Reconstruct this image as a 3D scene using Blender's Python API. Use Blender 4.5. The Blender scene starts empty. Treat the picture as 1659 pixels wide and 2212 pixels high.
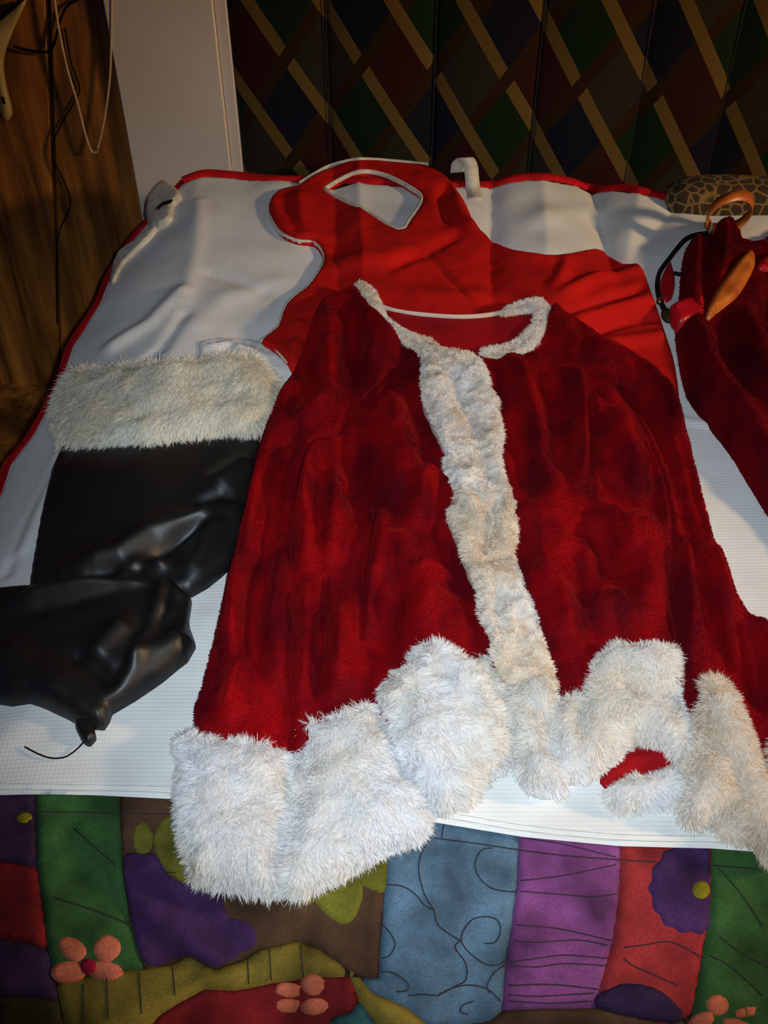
import bpy, math
import numpy as np
from mathutils import Vector, Matrix

# ------------------------------------------------------------------ camera, world, lights
scene = bpy.context.scene
COL = scene.collection
BED = 0.55                                   # height of the bed surface above the floor
CAM_H = 0.80                                 # camera height above the bed surface
FPX, CX, CY = 2260.0, 829.5, 1106.0
PITCH = math.radians(45)
cam_data = bpy.data.cameras.new('camera')
cam = bpy.data.objects.new('camera', cam_data); COL.objects.link(cam)
cam.location = (0, 0, BED + CAM_H)
cam.rotation_euler = (math.pi / 2 - PITCH, 0, 0)
cam_data.sensor_fit = 'HORIZONTAL'; cam_data.sensor_width = 36
cam_data.lens = 36 * FPX / 1659; cam_data.clip_start = 0.02
scene.camera = cam

world = bpy.data.worlds.new('world'); scene.world = world; world.use_nodes = True
world.node_tree.nodes['Background'].inputs[0].default_value = (0.55, 0.6, 1.0, 1)
world.node_tree.nodes['Background'].inputs[1].default_value = 0.030

def lamp(name, kind, loc, target, energy, color, size=.05, **kw):
    d = bpy.data.lights.new(name, kind); o = bpy.data.objects.new(name, d); COL.objects.link(o)
    o.location = loc; d.energy = energy; d.color = color
    o.rotation_euler = (Vector(target) - Vector(loc)).to_track_quat('-Z', 'Y').to_euler()
    d.shadow_soft_size = size
    for k, v in kw.items(): setattr(d, k, v)
    return o
# the camera's own flash, just to the right of the lens
lamp('camera_flash', 'SPOT', (0.035, 0.0, BED + CAM_H + .012), (0.05, 0.74, BED), 37.0, (0.80, 0.92, 1.0), .008,
     spot_size=math.radians(66), spot_blend=1.0)
# the room's bulb, out of frame to the right
lamp('room_bulb', 'POINT', (2.2, 0.35, BED + 1.00), (0, 1, BED), 120.0, (1.0, 0.66, 0.33), .10)

vs = scene.view_settings
vs.view_transform = 'Standard'; vs.look = 'None'; vs.exposure = 0.0; vs.gamma = 1.0; vs.use_curve_mapping = False

# ------------------------------------------------------------------ helpers
def lin(c):
    c = np.array(c, float) / 255
    return np.where(c <= .04045, c / 12.92, ((c + .055) / 1.055) ** 2.4)

def vnoise(x, y, scale, seed=0):
    """smooth value noise in -1..1"""
    x = np.asarray(x, float) / scale + 1000.37; y = np.asarray(y, float) / scale + 1000.71
    xi = np.floor(x).astype(np.int64); yi = np.floor(y).astype(np.int64)
    fx = x - xi; fy = y - yi
    fx = fx * fx * (3 - 2 * fx); fy = fy * fy * (3 - 2 * fy)
    def h(a, b):
        n = (a * 374761393 + b * 668265263 + seed * 974634777) & 0xFFFFFFFF
        n = ((n ^ (n >> 13)) * 1274126177) & 0xFFFFFFFF
        n = n ^ (n >> 16)
        return (n & 0xFFFF) / 32767.5 - 1
    return (h(xi, yi) * (1 - fx) + h(xi + 1, yi) * fx) * (1 - fy) + (h(xi, yi + 1) * (1 - fx) + h(xi + 1, yi + 1) * fx) * fy

def sstep(a, b, x):
    t = np.clip((x - a) / (b - a), 0, 1); return t * t * (3 - 2 * t)

def ray(px, py):
    X = (np.asarray(px, float) - CX) / FPX; Y = -(np.asarray(py, float) - CY) / FPX
    c, s = math.cos(PITCH), math.sin(PITCH)
    return X, c + Y * s, -s + Y * c

def flat(px, py, z=0.0):
    dx, dy, dz = ray(px, py); t = (z - CAM_H) / dz
    return dx * t, dy * t

def seg_dist(x, y, pts):
    """distance, signed side and arc position of points to a polyline"""
    pts = np.asarray(pts, float)
    best = np.full(x.shape, 1e9); side = np.zeros(x.shape); arc = np.zeros(x.shape); acc = 0
    L = np.linalg.norm(np.diff(pts, axis=0), axis=1); tot = max(L.sum(), 1e-9)
    for a, b, l in zip(pts[:-1], pts[1:], L):
        d = b - a; l2 = max(d @ d, 1e-12)
        t = np.clip(((x - a[0]) * d[0] + (y - a[1]) * d[1]) / l2, 0, 1)
        ex = x - a[0] - t * d[0]; ey = y - a[1] - t * d[1]
        dd = np.hypot(ex, ey); m = dd < best
        best = np.where(m, dd, best); side = np.where(m, np.sign(d[0] * (y - a[1]) - d[1] * (x - a[0])), side)
        arc = np.where(m, (acc + t * l) / tot, arc); acc += l
    return best, side, arc

# the ground every cloth lies on: bed top, left edge rolling off, foot edge rolling off
EDGE = np.array([[-.294, 1.6], [-.294, 1.527], [-.273, 1.099], [-.25, .6], [-.24, .2]])
def bed_z(x, y):
    x = np.asarray(x, float); y = np.asarray(y, float)
    xe = np.interp(y, EDGE[::-1, 1], EDGE[::-1, 0])
    d = xe - x
    s = .06 + .25 * sstep(.45, 1.0, y)
    z = -s * (np.sqrt(d * d +   .006 ** 2) + d) / 2 - 1.1 * np.clip(d - .03, 0, None) ** 2
    z = z - 2.6 * np.clip(.37 - y, 0, None) ** 2
    return z
def tent(x, y, pa, pb, w, amp, far=None):
    a = np.array(flat(*pa)); b = np.array(flat(*pb)); d = (b - a); L = np.hypot(*d); d /= L
    s = (x - a[0]) * d[0] + (y - a[1]) * d[1]; n = (x - a[0]) * d[1] * -1 + (y - a[1]) * d[0]
    fade = 1 - sstep(L * .8, L * 1.7, s)
    return amp * np.exp(-np.abs(n) / w) * fade
def S(x, y):
    """bed plus the fold creases of the white cloth"""
    x = np.asarray(x, float); y = np.asarray(y, float)
    z = bed_z(x, y)
    far = sstep(.8, 1.3, y)
    z = z - tent(x, y, (1062, 395), (1062, 620), .030, .016) - tent(x, y, (1283, 405), (1315, 560), .034, .026)
    z = z + tent(x, y, (1170, 380), (1180, 560), .05, .012) + tent(x, y, (1385, 400), (1360, 520), .04, .010)
    z = z - tent(x, y, (1470, 430), (1400, 520), .03, .012)
    z = z - tent(x, y, (720, 380), (730, 620), .035, .012) + tent(x, y, (775, 380), (785, 620), .022, .008)
    z = z + far * (.004 * vnoise(x, y, .11, 5) + .0025 * vnoise(x, y, .05, 6))
    return z
def P(px, py, off=0.0, fn=S):
    dx, dy, dz = ray(px, py)
    z = np.zeros_like(dz) + off
    for _ in range(14):
        t = (z - CAM_H) / dz
        z = .5 * z + .5 * (fn(dx * t, dy * t) + off)
    t = (z - CAM_H) / dz
    return np.stack([dx * t, dy * t], -1)

def smooth_loop(p, closed=True, n=6):
    p = np.asarray(p, float); N = len(p); out = []
    rng_ = range(N if closed else N - 1)
    for i in rng_:
        if closed: a, b, c, d = p[i - 1], p[i], p[(i + 1) % N], p[(i + 2) % N]
        else: a, b, c, d = p[max(i - 1, 0)], p[i], p[i + 1], p[min(i + 2, N - 1)]
        for k in range(n):
            t = k / n
            out.append(.5 * ((2 * b) + (-a + c) * t + (2 * a - 5 * b + 4 * c - d) * t * t + (-a + 3 * b - 3 * c + d) * t ** 3))
    if not closed: out.append(p[-1])
    return np.array(out)

def mesh_obj(name, verts, faces, mat, parent=None, smooth=True, origin=(0, 0, 0)):
    """verts (n,3) in bed coordinates; faces = array of quads/tris or list"""
    v = np.asarray(verts, np.float32) - np.asarray(origin, np.float32)
    me = bpy.data.meshes.new(name)
    if isinstance(faces, np.ndarray):
        nf, k = faces.shape
        me.vertices.add(len(v)); me.vertices.foreach_set('co', v.ravel())
        me.loops.add(nf * k); me.loops.foreach_set('vertex_index', faces.astype(np.int32).ravel())
        me.polygons.add(nf); me.polygons.foreach_set('loop_start', np.arange(0, nf * k, k, dtype=np.int32))
        me.update(calc_edges=True)
    else:
        me.from_pydata([tuple(map(float, q)) for q in v], [], [tuple(map(int, f)) for f in faces])
    me.validate()
    if smooth: me.polygons.foreach_set('use_smooth', np.ones(len(me.polygons), bool))
    if mat: me.materials.append(mat)
    o = bpy.data.objects.new(name, me); COL.objects.link(o)
    if parent: o.parent = parent
    return o

def tag(o, label=None, cat=None, group=None, kind=None):
    if label: o['label'] = label
    if cat: o['category'] = cat
    if group: o['group'] = group
    if kind: o['kind'] = kind
    return o
def empty(name, loc, label, cat, group=None):
    o = bpy.data.objects.new(name, None); COL.objects.link(o); o.location = loc; o.empty_display_size = .05
    return tag(o, label, cat, group)

def tube(name, pts, r, mat, parent=None, seg=6, origin=(0, 0, 0), taper=False):
    V = []; F = []
    lists = pts if isinstance(pts, list) else [pts]
    for p in lists:
        p = np.asarray(p, float); n = len(p); base = len(V)
        T = np.gradient(p, axis=0); T /= np.linalg.norm(T, axis=1)[:, None] + 1e-12
        for i in range(n):
            up = np.array([0, 0, 1.]) if abs(T[i, 2]) < .9 else np.array([1., 0, 0])
            a = np.cross(T[i], up); a /= np.linalg.norm(a); b = np.cross(a, T[i])
            rr = r * (1 - .7 * i / n) if taper else r
            for k in range(seg):
                w = 2 * math.pi * k / seg
                V.append(p[i] + rr * (math.cos(w) * a + math.sin(w) * b))
        for i in range(n - 1):
            for k in range(seg):
                F.append((base + i * seg + k, base + i * seg + (k + 1) % seg, base + (i + 1) * seg + (k + 1) % seg, base + (i + 1) * seg + k))
        F.append(tuple(base + k for k in range(seg))[::-1]); F.append(tuple(base + (n - 1) * seg + k for k in range(seg)))
    return mesh_obj(name, V, F, mat, parent, True, origin)

def box(name, a, b, mat, parent=None, rot=0.0, pivot=(0, 0), bev=.003):
    import bmesh
    bm = bmesh.new(); bmesh.ops.create_cube(bm, size=1)
    c = [(a[i] + b[i]) / 2 for i in range(3)]; s = [abs(b[i] - a[i]) for i in range(3)]
    for v in bm.verts: v.co = Vector((v.co[i] * s[i] + c[i] for i in range(3)))
    if bev: bmesh.ops.bevel(bm, geom=bm.edges[:], offset=bev, segments=2, affect='EDGES', profile=.5)
    M = Matrix.Translation((pivot[0], pivot[1], 0)) @ Matrix.Rotation(rot, 4, 'Z')
    bmesh.ops.transform(bm, matrix=M, verts=bm.verts)
    me = bpy.data.meshes.new(name); bm.to_mesh(me); bm.free()
    if mat: me.materials.append(mat)
    o = bpy.data.objects.new(name, me); COL.objects.link(o)
    if parent: o.parent = parent
    return o

def inside(x, y, poly):
    r = np.zeros(x.shape, bool); n = len(poly)
    for i in range(n):
        x0, y0 = poly[i]; x1, y1 = poly[(i + 1) % n]
        if y0 == y1: continue
        c = (y0 > y) != (y1 > y)
        r ^= c & (x < (x1 - x0) * (y - y0) / (y1 - y0) + x0)
    return r

def edge_dist(x, y, poly, chunk=4000):
    """distance to closed polygon and nearest point on it (vectorised)"""
    A = poly; B = np.roll(poly, -1, axis=0); D = B - A; L2 = (D ** 2).sum(1) + 1e-14
    dist = np.empty(len(x)); near = np.empty((len(x), 2))
    for i in range(0, len(x), chunk):
        X = x[i:i + chunk, None]; Y = y[i:i + chunk, None]
        t = np.clip(((X - A[:, 0]) * D[:, 0] + (Y - A[:, 1]) * D[:, 1]) / L2, 0, 1)
        nx = A[:, 0] + t * D[:, 0]; ny = A[:, 1] + t * D[:, 1]
        d = np.hypot(X - nx, Y - ny); k = d.argmin(1); r = np.arange(len(k))
        dist[i:i + chunk] = d[r, k]; near[i:i + chunk, 0] = nx[r, k]; near[i:i + chunk, 1] = ny[r, k]
    return dist, near

ORG = {}
def sheet(name, px, mat, parent=None, off=.004, t=.008, r=.01, res=.004, disp=None, fn=S, sm=True, holes=(), bottom=.001,
          curve=4, keep=False, jag=0.0, oz=None):
    """a cloth-like body lying on fn: outline px (photo frame) laid down on the surface, rounded rim, skirt down to the surface"""
    q = np.asarray(px, float)
    if sm: q = smooth_loop(q, True, curve)
    oz = off + .45 * t if oz is None else oz
    poly = P(q[:, 0], q[:, 1], oz, fn)
    hs = []
    for h in holes:
        h = np.asarray(h, float)
        if sm: h = smooth_loop(h, True, curve)
        hs.append(P(h[:, 0], h[:, 1], oz, fn))
    if jag:
        c = np.arange(len(poly)) * 1.7
        poly = poly + jag * np.stack([vnoise(c, c * 0 + 3, 1, 8), vnoise(c, c * 0 + 9, 1, 4)], -1)
    lo = poly.min(0) - res; hi = poly.max(0) + res
    nx = int((hi[0] - lo[0]) / res) + 2; ny = int((hi[1] - lo[1]) / res) + 2
    gx, gy = np.meshgrid(lo[0] + np.arange(nx) * res, lo[1] + np.arange(ny) * res)
    x = gx.ravel().copy(); y = gy.ravel().copy()
    ins = inside(x, y, poly)
    d, near = edge_dist(x, y, poly)
    for h in hs:
        ins &= ~inside(x, y, h); d2, n2 = edge_dist(x, y, h)
        m = d2 < d; d = np.where(m, d2, d); near[m] = n2[m]
    ok = (ins | (d < .32 * res)).reshape(ny, nx)
    cell = ok[:-1, :-1] & ok[1:, :-1] & ok[1:, 1:] & ok[:-1, 1:]
    j, i = np.nonzero(cell); b = j * nx + i
    F = np.stack([b, b + 1, b + nx + 1, b + nx], 1)
    e = np.concatenate([F[:, [0, 1]], F[:, [1, 2]], F[:, [2, 3]], F[:, [3, 0]]])
    key = np.sort(e, 1); code = key[:, 0].astype(np.int64) * (nx * ny) + key[:, 1]
    u, inv, cnt = np.unique(code, return_inverse=True, return_counts=True)
    be = e[cnt[inv] == 1]; bv = np.unique(be)
    x[bv], y[bv] = near[bv, 0], near[bv, 1]; d = np.where(ins, d, 0.0); d[bv] = 0
    used = np.unique(F); rm = np.full(nx * ny, -1); rm[used] = np.arange(len(used))
    x, y, d = x[used], y[used], d[used]; F = rm[F]; be = rm[be]; bv = rm[bv]
    k = np.clip(1 - d / r, 0, 1); prof = np.sqrt(np.clip(1 - k * k, 0, 1))
    z = fn(x, y) + off + t * prof
    if disp is not None: z = z + disp(x, y, d)
    V = np.stack([x, y, z], 1); nv = len(V)
    sk = np.full(nv, -1); sk[bv] = nv + np.arange(len(bv))
    VB = np.stack([x[bv], y[bv], fn(x[bv], y[bv]) + bottom], 1)
    Q = np.stack([be[:, 1], be[:, 0], sk[be[:, 0]], sk[be[:, 1]]], 1)
    allV = np.concatenate([V, VB]); allF = np.concatenate([F, Q])
    o = mesh_obj(name, allV, allF, mat, parent, True, ORG.get(parent, (0, 0, 0)))
    if parent in ORG: ORG[o] = ORG[parent]
    if keep: return o, dict(V=V, F=F, d=d, poly=poly)
    return o

def thing_at(name, px, label, cat, group=None):
    p = P(float(px[0]), float(px[1])); z = float(S(p[0], p[1]))
    o = empty(name, (p[0], p[1], BED + z), label, cat, group)
    ORG[o] = (p[0], p[1], z)
    return o
def top_sheet(*a, **k):
    """a sheet that is a thing on its own"""
    o = sheet(*a, **k); o.location.z = BED; return o

def pile(name, px, mat, parent, off, t, r, res, disp, curve=3, seed=3):
    return fur(name, px, mat, parent, off, t, r, .0017, 450000, res=res, comb=(.1, -1), seed=seed, lean=.7, curl=.35, wid=.00042, disp=disp, clump=.012, relief=.0, curve=curve, out=.9)

def fur(name, px, mat, parent, off, t, r, length, dens, res=.004, comb=(0, -1), seed=1, lean=.8, curl=.35, wid=.0011, disp=None,
        fn=S, clump=.010, holes=(), out=.6, relief=1.0, curve=4):
    """a fur piece: a padded body plus its strands, one mesh"""
    rs = np.random.RandomState(seed)
    def dd(x, y, d):
        z = .0034 * vnoise(x, y, .030, seed) * sstep(0, .012, d) + .0014 * vnoise(x, y, .008, seed + 3) * sstep(0, .006, d)
        return z * relief + (disp(x, y, d) if disp else 0)
    o, g = sheet(name, px, mat, parent, off, t, r, res, dd, fn, keep=True, jag=.0012 if relief else .0004, holes=holes, curve=curve)
    V, F, dv = g['V'], g['F'], g['d']
    a, b, c, e = V[F[:, 0]], V[F[:, 1]], V[F[:, 2]], V[F[:, 3]]
    nrm = np.cross(c - a, e - b); area = np.linalg.norm(nrm, axis=1) / 2
    n = int(area.sum() * dens)
    f = rs.choice(len(F), n, p=area / area.sum())
    u = rs.rand(n, 1); w = rs.rand(n, 1)
    pos = (a[f] * (1 - u) + b[f] * u) * (1 - w) + (e[f] * (1 - u) + c[f] * u) * w
    N = nrm[f] / (np.linalg.norm(nrm[f], axis=1)[:, None] + 1e-12)
    x, y = pos[:, 0], pos[:, 1]
    ed, near = edge_dist(x, y, g['poly'])
    outd = np.stack([near[:, 0] - x, near[:, 1] - y, 0 * x], 1); outd /= np.linalg.norm(outd, axis=1)[:, None] + 1e-9
    ew = np.exp(-ed / .014)[:, None]
    cb = np.array([comb[0], comb[1], 0.])
    tuft = np.stack([vnoise(x, y, clump, seed + 11), vnoise(x, y, clump, seed + 12), 0 * x], 1)
    tuft2 = np.stack([vnoise(x, y, clump * 3.5, seed + 15), vnoise(x, y, clump * 3.5, seed + 16), 0 * x], 1)
    dirn = N * (1 - lean * .62) + lean * (cb * (1 - out * ew) + outd * out * 1.3 * ew) + curl * 1.6 * tuft + curl * 1.2 * tuft2 + .16 * rs.randn(n, 3)
    dirn /= np.linalg.norm(dirn, axis=1)[:, None]
    dn = (dirn * N).sum(1)[:, None]; dirn = np.where(dn < .12, dirn + N * (.12 - dn), dirn)
    L = length * (.55 + .7 * rs.rand(n, 1)) * (1 + .25 * vnoise(x, y, .02, seed + 20)[:, None])
    side = np.cross(dirn, N + .38 * rs.randn(n, 3)); side /= np.linalg.norm(side, axis=1)[:, None] + 1e-9
    w0 = wid * (.7 + .6 * rs.rand(n, 1))
    bend = (np.array([0, 0, -1.]) * .35 + .35 * tuft + .18 * rs.randn(n, 3)) * L
    p0 = pos - N * .001; p1 = pos + dirn * L * .38; p2 = pos + dirn * L * .72 + bend * .25; p3 = pos + dirn * L + bend * .6
    zf = fn(p3[:, 0], p3[:, 1]) + .0015; p3[:, 2] = np.maximum(p3[:, 2], zf)
    zf = fn(p2[:, 0], p2[:, 1]) + .0015; p2[:, 2] = np.maximum(p2[:, 2], zf)
    sv = np.stack([p0 - side * w0, p0 + side * w0, p1 - side * w0, p1 + side * w0, p2 - side * w0 * .75, p2 + side * w0 * .75,
                   p3 - side * w0 * .15, p3 + side * w0 * .15], 1).reshape(-1, 3)
    base = np.arange(n)[:, None] * 8
    SF = np.concatenate([base + np.array([[0, 1, 3, 2]]), base + np.array([[2, 3, 5, 4]]), base + np.array([[4, 5, 7, 6]])])
    me = o.data; org = np.array(ORG.get(parent, (0, 0, 0)))
    nv0 = len(me.vertices); co = np.empty(nv0 * 3, np.float32); me.vertices.foreach_get('co', co)
    nf0 = len(me.polygons); vi = np.empty(len(me.loops), np.int32); me.loops.foreach_get('vertex_index', vi)
    allV = np.concatenate([co.reshape(-1, 3) + org, sv]); allF = np.concatenate([vi.reshape(-1, 4), SF + nv0])
    nme = mesh_obj('tmp', allV, allF, mat, None, True, org)
    o.data = nme.data; o.data.name = name
    bpy.data.objects.remove(nme); bpy.data.meshes.remove(me)
    return o

# ------------------------------------------------------------------ materials (procedural)
class NT:
    def __init__(s, name):
        s.m = bpy.data.materials.new(name); s.m.use_nodes = True; s.t = s.m.node_tree; s.b = s.t.nodes['Principled BSDF']
    def n(s, k, **kw):
        o = s.t.nodes.new(k)
        for a, v in kw.items(): setattr(o, a, v)
        return o
    def l(s, a, b): s.t.links.new(a, b)
    def set(s, sock, v):
        if hasattr(v, 'is_linked') or isinstance(v, bpy.types.NodeSocket): s.l(v, sock)
        else: sock.default_value = v
    def math(s, op, a, b=0.0, c=None):
        o = s.n('ShaderNodeMath', operation=op); s.set(o.inputs[0], a); s.set(o.inputs[1], b)
        if c is not None: s.set(o.inputs[2], c)
        return o.outputs[0]
    def mix(s, f, a, b, mode='MIX'):
        o = s.n('ShaderNodeMix', data_type='RGBA', blend_type=mode); s.set(o.inputs[0], f); s.set(o.inputs[6], a); s.set(o.inputs[7], b); return o.outputs[2]
    def coord(s): return s.n('ShaderNodeTexCoord').outputs['Object']
    def noise(s, scale, detail=3, vec=None, rough=.5):
        o = s.n('ShaderNodeTexNoise'); o.inputs['Scale'].default_value = scale; o.inputs['Detail'].default_value = detail; o.inputs['Roughness'].default_value = rough
        s.l(vec if vec is not None else s.coord(), o.inputs['Vector']); return o.outputs['Fac']
    def mapr(s, v, a, b, c, d):
        o = s.n('ShaderNodeMapRange'); s.l(v, o.inputs[0])
        for i, q in enumerate((a, b, c, d)): o.inputs[i + 1].default_value = q
        return o.outputs[0]
    def bump(s, h, strength, dist):
        o = s.n('ShaderNodeBump'); o.inputs['Strength'].default_value = strength; o.inputs['Distance'].default_value = dist
        s.l(h, o.inputs['Height']); s.l(o.outputs[0], s.b.inputs['Normal'])
    def scaled(s, sc):
        o = s.n('ShaderNodeMapping'); o.inputs['Scale'].default_value = sc; s.l(s.coord(), o.inputs[0]); return o.outputs[0]
def C4(c): return (*[float(v) for v in lin(c)], 1)

def cloth_mat(name, c1, c2=None, nscale=30, rough=.85, weave=900, bump=.25, sheen=0.0, spec=.2):
    k = NT(name); c2 = c2 or tuple(int(v * .8) for v in c1)
    f = k.mapr(k.noise(nscale, 4), .3, .7, 0, 1)
    k.set(k.b.inputs['Base Color'], k.mix(f, C4(c1), C4(c2)))
    k.b.inputs['Roughness'].default_value = rough; k.b.inputs['Specular IOR Level'].default_value = spec
    if sheen:
        k.b.inputs['Sheen Weight'].default_value = sheen
    k.bump(k.noise(weave, 2), bump, .001)
    return k.m

def waffle_mat():
    k = NT('white_waffle_cloth')
    w1 = k.n('ShaderNodeTexWave', wave_type='BANDS', bands_direction='Y'); w1.inputs['Scale'].default_value = 75
    w2 = k.n('ShaderNodeTexWave', wave_type='BANDS', bands_direction='X'); w2.inputs['Scale'].default_value = 75
    v = k.coord(); k.l(v, w1.inputs[0]); k.l(v, w2.inputs[0])
    h = k.math('ADD', w1.outputs['Fac'], k.math('MULTIPLY', w2.outputs['Fac'], .45))
    f = k.mapr(k.noise(14, 3), .35, .7, 0, 1)
    base = k.mix(f, C4((238, 240, 240)), C4((226, 227, 226)))
    base = k.mix(k.mapr(w1.outputs['Fac'], 0, .5, .10, 0), base, C4((170, 172, 176)))
    k.set(k.b.inputs['Base Color'], base); k.b.inputs['Roughness'].default_value = .9; k.b.inputs['Specular IOR Level'].default_value = .15
    k.bump(h, .25, .0006)
    return k.m

def velvet_mat(name, c1, c2, sheen=.25):
    k = NT(name)
    st = k.noise(1, 4, k.scaled((42, 9, 20)))
    f = k.mapr(k.math('ADD', k.math('MULTIPLY', k.noise(16, 4), .55), k.math('MULTIPLY', st, .45)), .40, .60, 0, 1)
    fine = k.noise(520, 2)
    base = k.mix(f, C4(c1), C4(c2))
    base = k.mix(k.mapr(fine, .35, .65, 0, .35), base, C4(tuple(int(v * .45) for v in c1)))
    k.set(k.b.inputs['Base Color'], base)
    k.b.inputs['Roughness'].default_value = .8; k.b.inputs['Specular IOR Level'].default_value = .08
    k.b.inputs['Sheen Weight'].default_value = sheen; k.b.inputs['Sheen Roughness'].default_value = .35
    k.b.inputs['Sheen Tint'].default_value = (1, .04, .04, 1)
    k.bump(fine, .5, .0015)
    return k.m

def fur_mat(name, c1, c2):
    k = NT(name)
    f = k.mapr(k.noise(11, 3), .38, .66, 0, 1)
    base = k.mix(f, C4(c1), C4(c2))
    k.set(k.b.inputs['Base Color'], base); k.b.inputs['Roughness'].default_value = .7; k.b.inputs['Specular IOR Level'].default_value = .12
    tr = k.n('ShaderNodeBsdfTranslucent'); k.l(base, tr.inputs[0])
    mx = k.n('ShaderNodeMixShader'); mx.inputs[0].default_value = .38
    k.l(k.b.outputs[0], mx.inputs[1]); k.l(tr.outputs[0], mx.inputs[2])
    k.l(mx.outputs[0], k.t.nodes['Material Output'].inputs[0])
    return k.m

def vinyl_mat():
    k = NT('black_vinyl')
    k.set(k.b.inputs['Base Color'], k.mix(k.noise(25, 3), C4((17, 16, 17)), C4((25, 24, 24))))
    k.b.inputs['Roughness'].default_value = .46; k.b.inputs['Specular IOR Level'].default_value = .5
    k.bump(k.noise(420, 2), .06, .001)
    return k.m

def wood_mat():
    k = NT('brown_wood')
    g = k.noise(1, 6, k.scaled((30, 30, 2.2)), .65)
    big = k.noise(1, 3, k.scaled((9, 9, 2.5)))
    base = k.mix(k.mapr(g, .32, .68, 0, 1), C4((92, 52, 16)), C4((246, 156, 62)))
    base = k.mix(k.mapr(big, .42, .66, 0, .75), base, C4((56, 32, 13)))
    k.set(k.b.inputs['Base Color'], base); k.b.inputs['Roughness'].default_value = .55
    k.bump(g, .3, .003)
    return k.m

def argyle_mat():
    k = NT('argyle_fabric')
    uv = k.n('ShaderNodeUVMap', uv_map='cloth'); sp = k.n('ShaderNodeSeparateXYZ'); k.l(uv.outputs[0], sp.inputs[0])
    p = k.math('ADD', sp.outputs[0], sp.outputs[1]); q = k.math('SUBTRACT', sp.outputs[0], sp.outputs[1])
    Pf = k.math('FLOOR', p); Qf = k.math('FLOOR', q)
    odd = k.math('FLOORED_MODULO', k.math('SUBTRACT', Pf, Qf), 2.0); pod = k.math('FLOORED_MODULO', Pf, 2.0)
    a = k.mix(pod, C4((50, 23, 22)), C4((44, 41, 32))); b = k.mix(pod, C4((25, 25, 36)), C4((22, 37, 21)))
    base = k.mix(odd, a, b)
    pr = k.math('ROUND', p); qr = k.math('ROUND', q)
    onp = k.math('LESS_THAN', k.math('ABSOLUTE', k.math('SUBTRACT', p, pr)), .105)
    onq = k.math('LESS_THAN', k.math('ABSOLUTE', k.math('SUBTRACT', q, qr)), .10)
    over = k.math('LESS_THAN', k.math('FLOORED_MODULO', k.math('SUBTRACT', pr, qr), 2.0), .5)      # brown band on top
    base = k.mix(onq, base, C4((46, 30, 18)))
    tanm = k.math('MULTIPLY', onp, k.math('SUBTRACT', 1.0, k.math('MULTIPLY', onq, over)))
    base = k.mix(tanm, base, C4((100, 78, 40)))
    grain = k.mapr(k.noise(700, 2), .3, .7, .72, 1.15)
    hs = k.n('ShaderNodeVectorMath', operation='SCALE'); k.l(base, hs.inputs[0]); k.l(grain, hs.inputs[3])
    k.l(hs.outputs[0], k.b.inputs['Base Color']); k.b.inputs['Roughness'].default_value = .95; k.b.inputs['Specular IOR Level'].default_value = .05
    k.bump(k.noise(900, 2), .3, .001)
    return k.m

def patch_mat(name, c, vary=.35, nscale=22):
    k = NT(name); c = np.array(c, float)
    d = tuple(c * (1 - vary)); l_ = tuple(np.minimum(c * (1 + vary * .6), 255))
    f = k.mapr(k.noise(nscale, 4), .32, .68, 0, 1)
    base = k.mix(f, C4(d), C4(l_))
    base = k.mix(k.mapr(k.noise(600, 2), .35, .65, 0, .35), base, C4(tuple(c * .55)))
    k.set(k.b.inputs['Base Color'], base); k.b.inputs['Roughness'].default_value = .95; k.b.inputs['Specular IOR Level'].default_value = .08
    k.bump(k.noise(800, 2), .35, .001)
    return k.m

M_waffle = waffle_mat()
M_velvet = velvet_mat('red_velvet', (152, 3, 11), (86, 0, 14), .25)
M_velvet2 = velvet_mat('dark_red_velvet', (112, 2, 14), (62, 0, 14), .2)
M_lining = cloth_mat('red_lining', (170, 6, 20), (140, 4, 16), 20)
M_shirt = cloth_mat('red_cotton', (206, 20, 12), (172, 12, 10), 14, .85, 700, .3)
M_binding = cloth_mat('red_binding', (205, 14, 24), (170, 10, 20), 30)
M_piping = cloth_mat('cream_piping', (225, 220, 205), (190, 185, 170), 80)
M_fur = fur_mat('white_fur', (250, 250, 252), (247, 242, 234))
M_furc = fur_mat('cream_fur', (250, 246, 242), (244, 230, 210))
M_furb = fur_mat('ivory_fur', (255, 254, 246), (252, 246, 230))
M_vinyl = vinyl_mat(); M_wood = wood_mat(); M_argyle = argyle_mat()
M_white = cloth_mat('white_paint', (226, 214, 202), (218, 206, 194), 6, .6, 300, .08)
M_black = cloth_mat('black_elastic', (16, 14, 15), (10, 10, 10), 50)
M_thread = cloth_mat('dark_thread', (62, 52, 58), (44, 38, 42), 50)
M_orange = cloth_mat('orange_satin', (205, 120, 48), (170, 80, 30), 40, .38, 900, .1, 0, .5)
M_redsat = cloth_mat('red_satin', (200, 20, 36), (170, 10, 26), 40, .4, 900, .1, 0, .5)
M_cord = cloth_mat('cream_cord', (205, 175, 130), (180, 150, 110), 60)
M_strap = cloth_mat('pale_plastic', (190, 165, 105), (170, 145, 90), 30, .5)
M_floor = wood_mat(); M_floor.name = 'floor_boards'

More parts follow.
